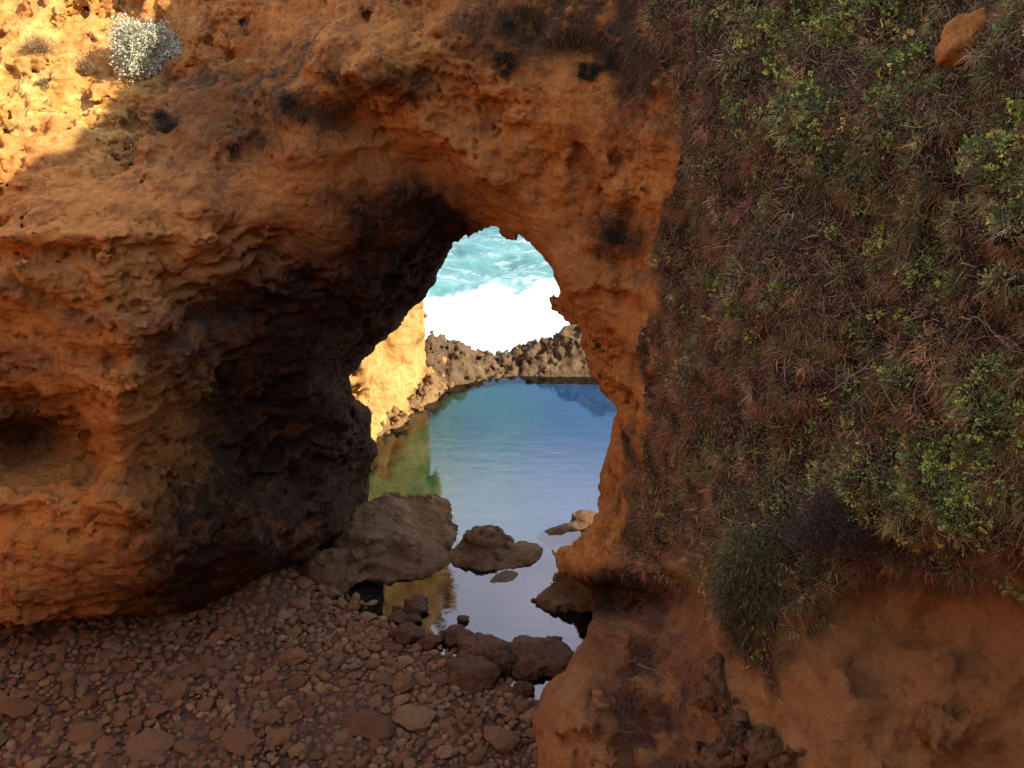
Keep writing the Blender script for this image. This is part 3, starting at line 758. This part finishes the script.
# density of greens varies in broad diagonal drifts
def drift(c,seed,th,k=5): return np.clip((fbm(c,.75,3,seed)-th)*k,0,1)
UP=np.array([0,0,1.])
def tangent(nf):
    a=unit(np.cross(nf,rng.normal(size=nf.shape))); return a,np.cross(nf,a)
def clumps(p,nf,per,R_,H_):
    """members of each clump: position on a dome, outward direction, clump index"""
    k=np.repeat(np.arange(len(p)),per); n=len(k); a,b=tangent(nf[k])
    r=np.sqrt(rng.random(n)); th=rng.random(n)*6.283; R=R_[k]*(1+.25*np.sin(3*th+k))
    x=(r*np.cos(th))[:,None]; y=(r*np.sin(th))[:,None]
    P=p[k]+a*x*R[:,None]+b*y*R[:,None]+nf[k]*(H_[k]*(1-r*r)*rng.uniform(.35,1,n))[:,None]
    D=unit(a*x*.9+b*y*.9+nf[k]*.6)
    return P,D,k
def make_ground_cover():
    uvz=lambda c: project(c[:,0],c[:,1],np.minimum(c[:,2],ZE))
    K=[(.27,.12,.055),(.18,.085,.043),(.33,.20,.095),(.19,.145,.06),(.45,.33,.20),(.11,.06,.038)]
    OL=[(.19,.17,.055),(.14,.135,.045),(.27,.22,.085)]
    # low tangled mat
    n=170000
    p,nf=surf_points(vh,qh,n,lambda c,nn: veg_w(c)*(.7+drift(c,411,-.35,2)))
    p=p+nf*rng.uniform(-.02,.06,(n,1))
    a_,b_=tangent(nf); d=unit(a_+nf*.25+np.array([0,0,-.2]))
    m=ribbons(p,d,rng.uniform(.04,.16,n),rng.uniform(.002,.005,n),rng.normal(size=(n,3))*.5,palette(n,K+OL,[4,4,2,2,.8,3,2,2,1]))
    # tussocks and twiggy cushions, each with a colour of its own
    nc=3600
    pc,nc_=surf_points(vh,qh,nc,lambda c,nn: veg_w(c)*(.35+drift(c,413,-.2,2)))
    P,D,k=clumps(pc,nc_,80,rng.uniform(.05,.2,nc),rng.uniform(.03,.14,nc)); n=len(k)
    cc=palette(nc,K+OL,[3.5,2.6,2,2,.6,1.3,3.2,3.2,1.6],.3)
    uc,_,_=uvz(pc); left=uc<740+rng.normal(size=nc)*40; cc[left]=palette(int(left.sum()),K,[5,4,1.5,1,.4,2],.3)
    col=cc[k]*(1+rng.normal(size=(n,1))*.22); col[:,3]=1; col=np.clip(col,.01,1)
    tw=ribbons(P,unit(D+rng.normal(size=(n,3))*.35+np.array([0,0,-.15])),rng.uniform(.03,.12,n),rng.uniform(.002,.005,n),rng.normal(size=(n,3))*.4+np.array([0,0,-.35]),col)
    veg_mesh('dry_scrub',[m,tw],M['dry'],kind='stuff',label='mat of dry reddish brown stems and grass covering the right hillside',cat='dry scrub')
    def wg(c,nn):
        u,v,_=uvz(c)
        up=np.clip((470-v)/300,0.10,1)*np.clip((u-650)/200,.10,1)
        low=np.exp(-((u-930)/85)**2-((v-490)/40)**2)*1.6+np.exp(-((u-1010)/40)**2-((v-430)/60)**2)*1.6
        q_=P_=fbm(c@np.array([[.8,.0,.6],[0,1,0],[-.6,0,.8]]),.8,3,441,scale=(.55,1,1.7))
        return veg_w(c,10,10)*(up*np.clip((q_+.10)*4,0,1)+low*drift(c,443,-.25,3)+.03)
    # leafy creeper clumps
    nc=2700
    pc,nn_=surf_points(vh,qh,nc,wg)
    P,D,k=clumps(pc,nn_,70,rng.uniform(.06,.17,nc),rng.uniform(.06,.15,nc)); n=len(k)
    cc=palette(nc,[(.17,.22,.065),(.11,.16,.06),(.24,.28,.075),(.34,.33,.10),(.09,.12,.06),(.20,.15,.06)],[4,4,2.5,1.2,2,1.2],.25)
    col=np.clip(cc[k]*(1+rng.normal(size=(n,1))*.25),.01,1); col[:,3]=1
    g=ribbons(P,unit(D+UP*.45+rng.normal(size=(n,3))*.45),rng.uniform(.022,.055,n),rng.uniform(.005,.011,n),rng.normal(size=(n,3))*.2,col,segs=2,taper=False)
    # small scattered leaves
    n=70000
    p,nf=surf_points(vh,qh,n,lambda c,nn: veg_w(c)*(.2+drift(c,431,-.1,3)))
    p=p+nf*rng.uniform(0,.12,(n,1))
    b=ribbons(p,unit(nf+rng.normal(size=(n,3))*.8+UP*.3),rng.uniform(.015,.04,n),rng.uniform(.004,.009,n),rng.normal(size=(n,3))*.2,palette(n,[(.08,.10,.032),(.12,.13,.04),(.18,.11,.05),(.20,.20,.06)],[3,3,2,1]),segs=2,taper=False)
    veg_mesh('ground_cover',[b,g],M['leaf'],kind='stuff',label='green and olive succulent leaves spreading over the right hillside',cat='ground cover')
    # bright yellow-green leaf clusters, in small groups
    nc=1900
    pc,nn_=surf_points(vh,qh,nc,wg)
    P,D,k=clumps(pc,nn_,7,rng.uniform(.04,.12,nc),rng.uniform(.10,.2,nc)); n=len(k)
    cc=palette(nc,[(.36,.40,.08),(.26,.33,.07),(.52,.38,.08),(.18,.25,.07)],[4,4,.6,2],.2)[k]
    P=P+D*.02
    pr=np.repeat(P,8,0)+rng.normal(size=(n*8,3))*.010; dr=np.repeat(unit(D+UP*.2),8,0)
    d=unit(dr*.5+rng.normal(size=(n*8,3))*.8)
    L=ribbons(pr,d,rng.uniform(.016,.036,n*8),rng.uniform(.006,.012,n*8),rng.normal(size=(n*8,3))*.1,np.repeat(cc,8,0),segs=2,taper=False)
    veg_mesh('leaf_clusters',[L],M['leaf'],kind='stuff',label='bright yellow green leaf clusters dotted over the right hillside',cat='ground cover')
make_ground_cover()
log('ground cover')
# thin scrub on the rock: top of the arch, shaded left bank, lower spur
def patch(name,vv,qq,regs,n,cols,w,ln,wd,label,cat,mat='dry',lift=.06,down=.35,noise=.0,leaf=False):
    def wf(c,nn):
        u,v,_=project(c[:,0],c[:,1],c[:,2]); o=0
        for (cx,cy,rx,ry,a) in regs: o=o+a*np.exp(-(((u-cx)/rx)**2+((v-cy)/ry)**2)**1.5)
        return o*np.clip((fbm(c,1.6,3,451)-noise)*4,0,1)
    p,nf=surf_points(vv,qq,n,wf); p=p+nf*rng.uniform(0,lift,(n,1))
    d=unit(nf*.7+rng.normal(size=(n,3))*.7+np.array([0,0,-down*.5 if not leaf else .3]))
    a=ribbons(p,d,rng.uniform(*ln,n),rng.uniform(*wd,n),rng.normal(size=(n,3))*.3+np.array([0,0,-down]),palette(n,cols,w),segs=2 if leaf else 3,taper=not leaf)
    return a
BR=[(.17,.08,.042),(.11,.062,.036),(.23,.15,.08),(.11,.095,.04)]
a=patch('',va,qa,[(540,18,100,36,1.2),(640,50,45,70,1.2),(660,30,60,60,1.2),(620,235,22,28,1)],34000,BR,[2,3,1,3],(.05,.16),(.002,.004),'','',noise=-.2)
b=patch('',va,qa,[(250,70,90,70,1),(190,120,60,50,.8),(290,110,50,50,1),(330,70,50,30,.3)],26000,BR,[2,3,1,3],(.04,.12),(.002,.004),'','',noise=-.1)
veg_mesh('brown_scrub',[a,b],M['dry'],kind='stuff',label='dark brown scrub clinging to the top of the arch and the shaded left bank',cat='scrub')
a=patch('',vh,qh,[(665,690,50,60,1),(640,730,40,50,1),(650,640,30,40,.6),(900,575,90,18,.8)],26000,[(.20,.07,.04),(.13,.06,.04),(.24,.14,.09),(.09,.07,.03)],[4,3,1,1],(.05,.16),(.0018,.0035),'','',noise=-.25)
veg_mesh('twiggy_scrub',[a],M['dry'],kind='stuff',label='sparse reddish twiggy scrub on the earth spur at the bottom',cat='scrub')

def lower_surface(px,py):
    """first hit of the view direction with the cliff vertices"""
    k=np.argmin((u_-px)**2+(v_-py)**2+np.where(facing_cam,0,1e6)+ (v_all[:,1]*0)); return v_all[k],N_all[k]
v_all=np.concatenate([va,vh]); N_all=np.zeros_like(v_all)
u_,v_,_=project(v_all[:,0],v_all[:,1],v_all[:,2]); 
facing_cam=np.ones(len(v_all),bool)
def hit(px,py,r=6):
    m=np.where((np.abs(u_-px)<r)&(np.abs(v_-py)<r))[0]
    d=np.linalg.norm(v_all[m]-CAM,axis=1); return v_all[m[np.argmin(d)]]
def bush(name,c,r,n,cols,w,ln,wd,label,cat,stems=True,droop=0.,mat='leaf',shell=.45,group=None,nsub=0):
    """woody stems with leaves spread through an uneven crown volume"""
    c=np.array(c); root=bpy.data.objects.new(name,None); C.objects.link(root); root.location=c+np.array([0,.5*r[1],-.6*r[2]])
    root['label']=label; root['category']=cat
    if group: root['group']=group
    off=np.array(root.location)
    k=nsub or max(10,int(60*r[0]))
    sub_=unit(rng.normal(size=(k,3)))*rng.uniform(.35,1,(k,1))**.6*np.array(r)*.8
    i=rng.integers(0,k,n); g=rng.normal(size=(n,3))*np.array(r)*(.25 if nsub==0 else .17)
    p=c+sub_[i]+g
    out=unit((p-c)/np.array(r))
    d=unit(out*.7+rng.normal(size=(n,3))*.6+np.array([0,-.2,.35-droop]))
    cc=palette(n,cols,w,.22)
    a=ribbons(p,d,rng.uniform(*ln,n),rng.uniform(*wd,n),rng.normal(size=(n,3))*.2+np.array([0,0,-droop]),cc,segs=2,taper=False)
    v,q,cl=a; m=mesh_from('foliage',v-off,q,M[mat],attrs={'col':('FLOAT_COLOR',cl)}); link('foliage',m,parent=root)
    b0=np.repeat((off)[None],k,0); dd=c+sub_-b0; L=np.linalg.norm(dd,axis=1)
    st=[ribbons(b0,dd/L[:,None],L,np.full(k,.012),rng.normal(size=(k,3))*.12,palette(k,[(.12,.08,.05)],[1]),segs=5) for _ in range(2)]
    v,q,cl=join(st); m=mesh_from('stems',v-off,q,M['dry'],attrs={'col':('FLOAT_COLOR',cl)}); link('stems',m,parent=root)
    return root
p=hit(151,50)
bush('silver_bush',p+np.array([0,-.25,.14]),(.72,.5,.64),17000,[(.48,.48,.34),(.58,.56,.40),(.36,.37,.25)],[3,2,2],(.03,.055),(.007,.013),'round silvery grey bush on the sunlit bank in the upper left corner','bush',nsub=17)
for (px,py,r,nn,lb) in [(750,520,(.42,.3,.45),9000,'upper part'),]:
    pass
p=hit(745,560)
G_=[(.12,.115,.035),(.085,.085,.028),(.19,.14,.055),(.06,.07,.03)]
bush('hanging_shrub',p+np.array([0.02,-.22,-.15]),(.47,.34,.95),34000,G_,[3,3,2,2],(.02,.085),(.0025,.0055),'dense dark green shrub hanging over the bare earth below the slope','shrub',droop=.5)
p=hit(832,520)
bush('grey_shrub',p+np.array([0,-.05,-.05]),(.5,.25,.45),12000,[(.09,.06,.045),(.06,.045,.035),(.15,.11,.085),(.05,.055,.025)],[3,3,1,1],(.04,.10),(.0015,.003),'tangled greyish brown twiggy shrub right of the hanging green shrub','shrub',mat='dry')
for px,py,rr,lb in [(527,20,.42,'dark round cushion of scrub on the brow above the arch'),(586,68,.16,'small dark tuft on the pale ledge above the arch, left of its twin'),(612,64,.16,'small dark tuft on the pale ledge above the arch, right of its twin'),
                    (618,236,.30,'dark clump of scrub on the right pillar beside the slope'),(296,108,.35,'dark hanging tuft on the rock face left above the arch'),(505,62,.2,'small brown tuft on the rock edge just above the middle of the arch'),
                    (165,120,.35,'dark scrubby tuft on the shaded bank below the silver bush')]:
    p=hit(px,py); bush('scrub_tuft',p,(rr,rr*.6,rr*.85),int(9000*rr+600),[(.05,.05,.024),(.075,.05,.03),(.035,.035,.02)],[2,2,2],(.03,.08),(.002,.004),lb,'tuft',droop=.2,mat='dry',group='dark tufts growing on the rock',nsub=7)
for px,py,rr,lb in [(40,45,.5,'dry brown tuft in full sun near the upper left corner'),(40,78,.22,'small dry tuft in the sun left of the silver bush'),(85,70,.25,'dry rounded tuft in the sun just below left of the silver bush')]:
    p=hit(px,py); bush('dry_tuft',p,(rr*.6,rr*.4,rr*.3),1800,[(.30,.20,.09),(.22,.15,.07)],[2,2],(.04,.09),(.002,.004),lb,'tuft',mat='dry',group='dry tufts on the sunlit bank')
# bare branches
def branch(name,pts,r,label,twigs=3):
    pts=np.array(pts,float); V=[];Q=[];o=0
    def tube(P,r0,r1):
        nonlocal o
        n=len(P); k=6
        for i,c in enumerate(P):
            d=P[min(i+1,n-1)]-P[max(i-1,0)]; d=d/np.linalg.norm(d); a=np.cross(d,[.3,.9,.2]); a/=np.linalg.norm(a); b=np.cross(d,a)
            rr=r0+(r1-r0)*i/(n-1)
            for j in range(k): V.append(c+rr*(a*math.cos(j*6.283/k)+b*math.sin(j*6.283/k)))
        for i in range(n-1):
            for j in range(k): Q.append([o+i*k+j,o+i*k+(j+1)%k,o+(i+1)*k+(j+1)%k,o+(i+1)*k+j])
        o+=n*k
    def curve(a,b,w,n=9):
        t=np.linspace(0,1,n)[:,None]; c=a*(1-t)+b*t; g=np.cumsum(rng.normal(size=(n,3)),0)*w; return c+g-g[0]*(1-t)-g[-1]*t
    for a,b in zip(pts[:-1],pts[1:]): tube(curve(a,b,.012),r,r*.6)
    for k in range(twigs):
        i=rng.integers(0,len(pts)-1); a=pts[i]*.5+pts[i+1]*.5; tube(curve(a,a+rng.normal(size=3)*.16+np.array([0,-.05,0]),.012,6),r*.5,r*.2)
    link(name,mesh_from(name,np.array(V),np.array(Q),M['wood']),label=label,cat='branch',group='bare branches caught in the slope')
for pl,r,lb in [([(945,325),(975,330),(995,345)],.008,'pale bent dead branch in the upper middle of the green slope'),
                ([(800,470),(815,490),(835,500)],.006,'forked bare twig above the tangled grey shrub'),
                ([(905,500),(935,535),(975,545),(1010,520)],.006,'long arching bare stem below the leafy green patch'),
                ([(960,505),(1000,540)],.006,'straight bare stem hanging at the right edge of the slope'),
                ([(640,655),(660,672),(672,690),(668,720)],.006,'crooked pale twig on the earth spur at the bottom'),
                ([(820,395),(850,372),(880,360)],.006,'low pale twig among the dry scrub in the middle of the slope'),
                ([(715,520),(770,525)],.005,'thin horizontal twig above the hanging shrub')]:
    branch('dead_branch',[hit(a,b)+np.array([0,-.16,.08]) for a,b in pl],r,lb)
log('plants')

# ------------------------------------------------------------------ surrounding walls of the grotto (off to the sides)
def wall(name,pts,zt,mat,seed):
    xs_=np.array(pts,float); n=120; seg=np.r_[0,np.cumsum(np.hypot(*np.diff(xs_,axis=0).T))]
    s=np.linspace(0,seg[-1],n); px=np.interp(s,seg,xs_[:,0]); py=np.interp(s,seg,xs_[:,1])
    nz_=60; zz=np.linspace(-1,1,nz_)
    V=[]
    tx=np.gradient(px); ty=np.gradient(py); l=np.hypot(tx,ty); ox,oy=ty/l,-tx/l
    top=np.interp(s,seg,zt)
    A_,B_=np.meshgrid(np.arange(n),np.arange(nz_),indexing='ij')
    zf=B_.ravel()/(nz_-1); Z=-1+(top[A_.ravel()]+1)*zf
    back=2.5*zf**2
    P=np.stack([px[A_.ravel()]+ox[A_.ravel()]*back,py[A_.ravel()]+oy[A_.ravel()]*back,Z],1)
    nn_=fbm(P,.3,4,seed)*1.6; P[:,0]+=ox[A_.ravel()]*nn_; P[:,1]+=oy[A_.ravel()]*nn_
    idx=np.arange(n*nz_).reshape(n,nz_)
    q=np.stack([idx[:-1,:-1],idx[1:,:-1],idx[1:,1:],idx[:-1,1:]],-1).reshape(-1,4)
    link(name,mesh_from(name,P,q,mat),kind='structure')
# the sinkhole wall to the left and behind, and the slope continuing right of the camera
wall('cliff',[(-13.5,19),(-14,12),(-15,4),(-14,-4),(-8,-10),(0,-12),(8,-10),(12,-3),(12,4)],[14,14,15,17,20,20,20,21,21],M['rock'],700)

# ------------------------------------------------------------------ light
SUN=np.array([.75,-.36,.54]); SUN/=np.linalg.norm(SUN)
elev=math.asin(SUN[2]); az=math.atan2(SUN[0],SUN[1])
sl=bpy.data.lights.new('sun','SUN'); so=bpy.data.objects.new('sun',sl); C.objects.link(so)
from mathutils import Vector
so.rotation_euler=Vector((-SUN).tolist()).to_track_quat('-Z','Y').to_euler()
sl.energy=4.5; sl.angle=math.radians(.5); sl.color=(1,.90,.74)
w=bpy.data.worlds.new('World'); S.world=w; w.use_nodes=True; nt=w.node_tree; nt.nodes.clear()
out=nt.nodes.new('ShaderNodeOutputWorld'); bg=nt.nodes.new('ShaderNodeBackground'); sky=nt.nodes.new('ShaderNodeTexSky')
sky.sky_type='NISHITA'; sky.sun_disc=False; sky.sun_elevation=elev; sky.sun_rotation=az; sky.air_density=1.; sky.dust_density=.6; sky.ozone_density=1
tc=nt.nodes.new('ShaderNodeTexCoord'); mp=nt.nodes.new('ShaderNodeMapping'); mp.inputs['Scale'].default_value=(1,1,2.6)
nz=nt.nodes.new('ShaderNodeTexNoise'); nz.inputs['Scale'].default_value=2.2; nz.inputs['Detail'].default_value=8; nz.inputs['Roughness'].default_value=.55
rp=nt.nodes.new('ShaderNodeValToRGB'); rp.color_ramp.elements[0].position=.32; rp.color_ramp.elements[0].color=(.35,.35,.35,1); rp.color_ramp.elements[1].position=.62
mx=nt.nodes.new('ShaderNodeMix'); mx.data_type='RGBA'
nt.links.new(tc.outputs['Generated'],mp.inputs[0]); nt.links.new(mp.outputs[0],nz.inputs['Vector']); nt.links.new(nz.outputs[0],rp.inputs[0])
ml=nt.nodes.new('ShaderNodeMath'); ml.operation='MULTIPLY'; nt.links.new(rp.outputs[0],ml.inputs[0])
sx=nt.nodes.new('ShaderNodeSeparateXYZ'); nt.links.new(tc.outputs['Generated'],sx.inputs[0])
def mr(sock,a,b,c_,d_):
    r=nt.nodes.new('ShaderNodeMapRange'); r.interpolation_type='SMOOTHSTEP'; nt.links.new(sock,r.inputs[0])
    for k,x in enumerate((a,b,c_,d_)): r.inputs[k+1].default_value=x
    return r.outputs[0]
m1=nt.nodes.new('ShaderNodeMath'); m1.operation='MULTIPLY'; nt.links.new(mr(sx.outputs[2],.45,.56,.06,1),m1.inputs[0]); nt.links.new(mr(sx.outputs[1],.2,.6,.25,1),m1.inputs[1])
nt.links.new(m1.outputs[0],ml.inputs[1])
nt.links.new(ml.outputs[0],mx.inputs[0]); nt.links.new(sky.outputs[0],mx.inputs[6]); mx.inputs[7].default_value=(8.2,8.1,10,1)
nt.links.new(mx.outputs[2],bg.inputs[0]); bg.inputs[1].default_value=.15; nt.links.new(bg.outputs[0],out.inputs[0])
S.view_settings.view_transform='Standard'; S.view_settings.look='None'; S.view_settings.gamma=1; S.view_settings.use_curve_mapping=False
S.view_settings.exposure=1.36
S.render.engine='CYCLES'
S.cycles.max_bounces=8; S.cycles.diffuse_bounces=5; S.cycles.transparent_max_bounces=12
log('done')
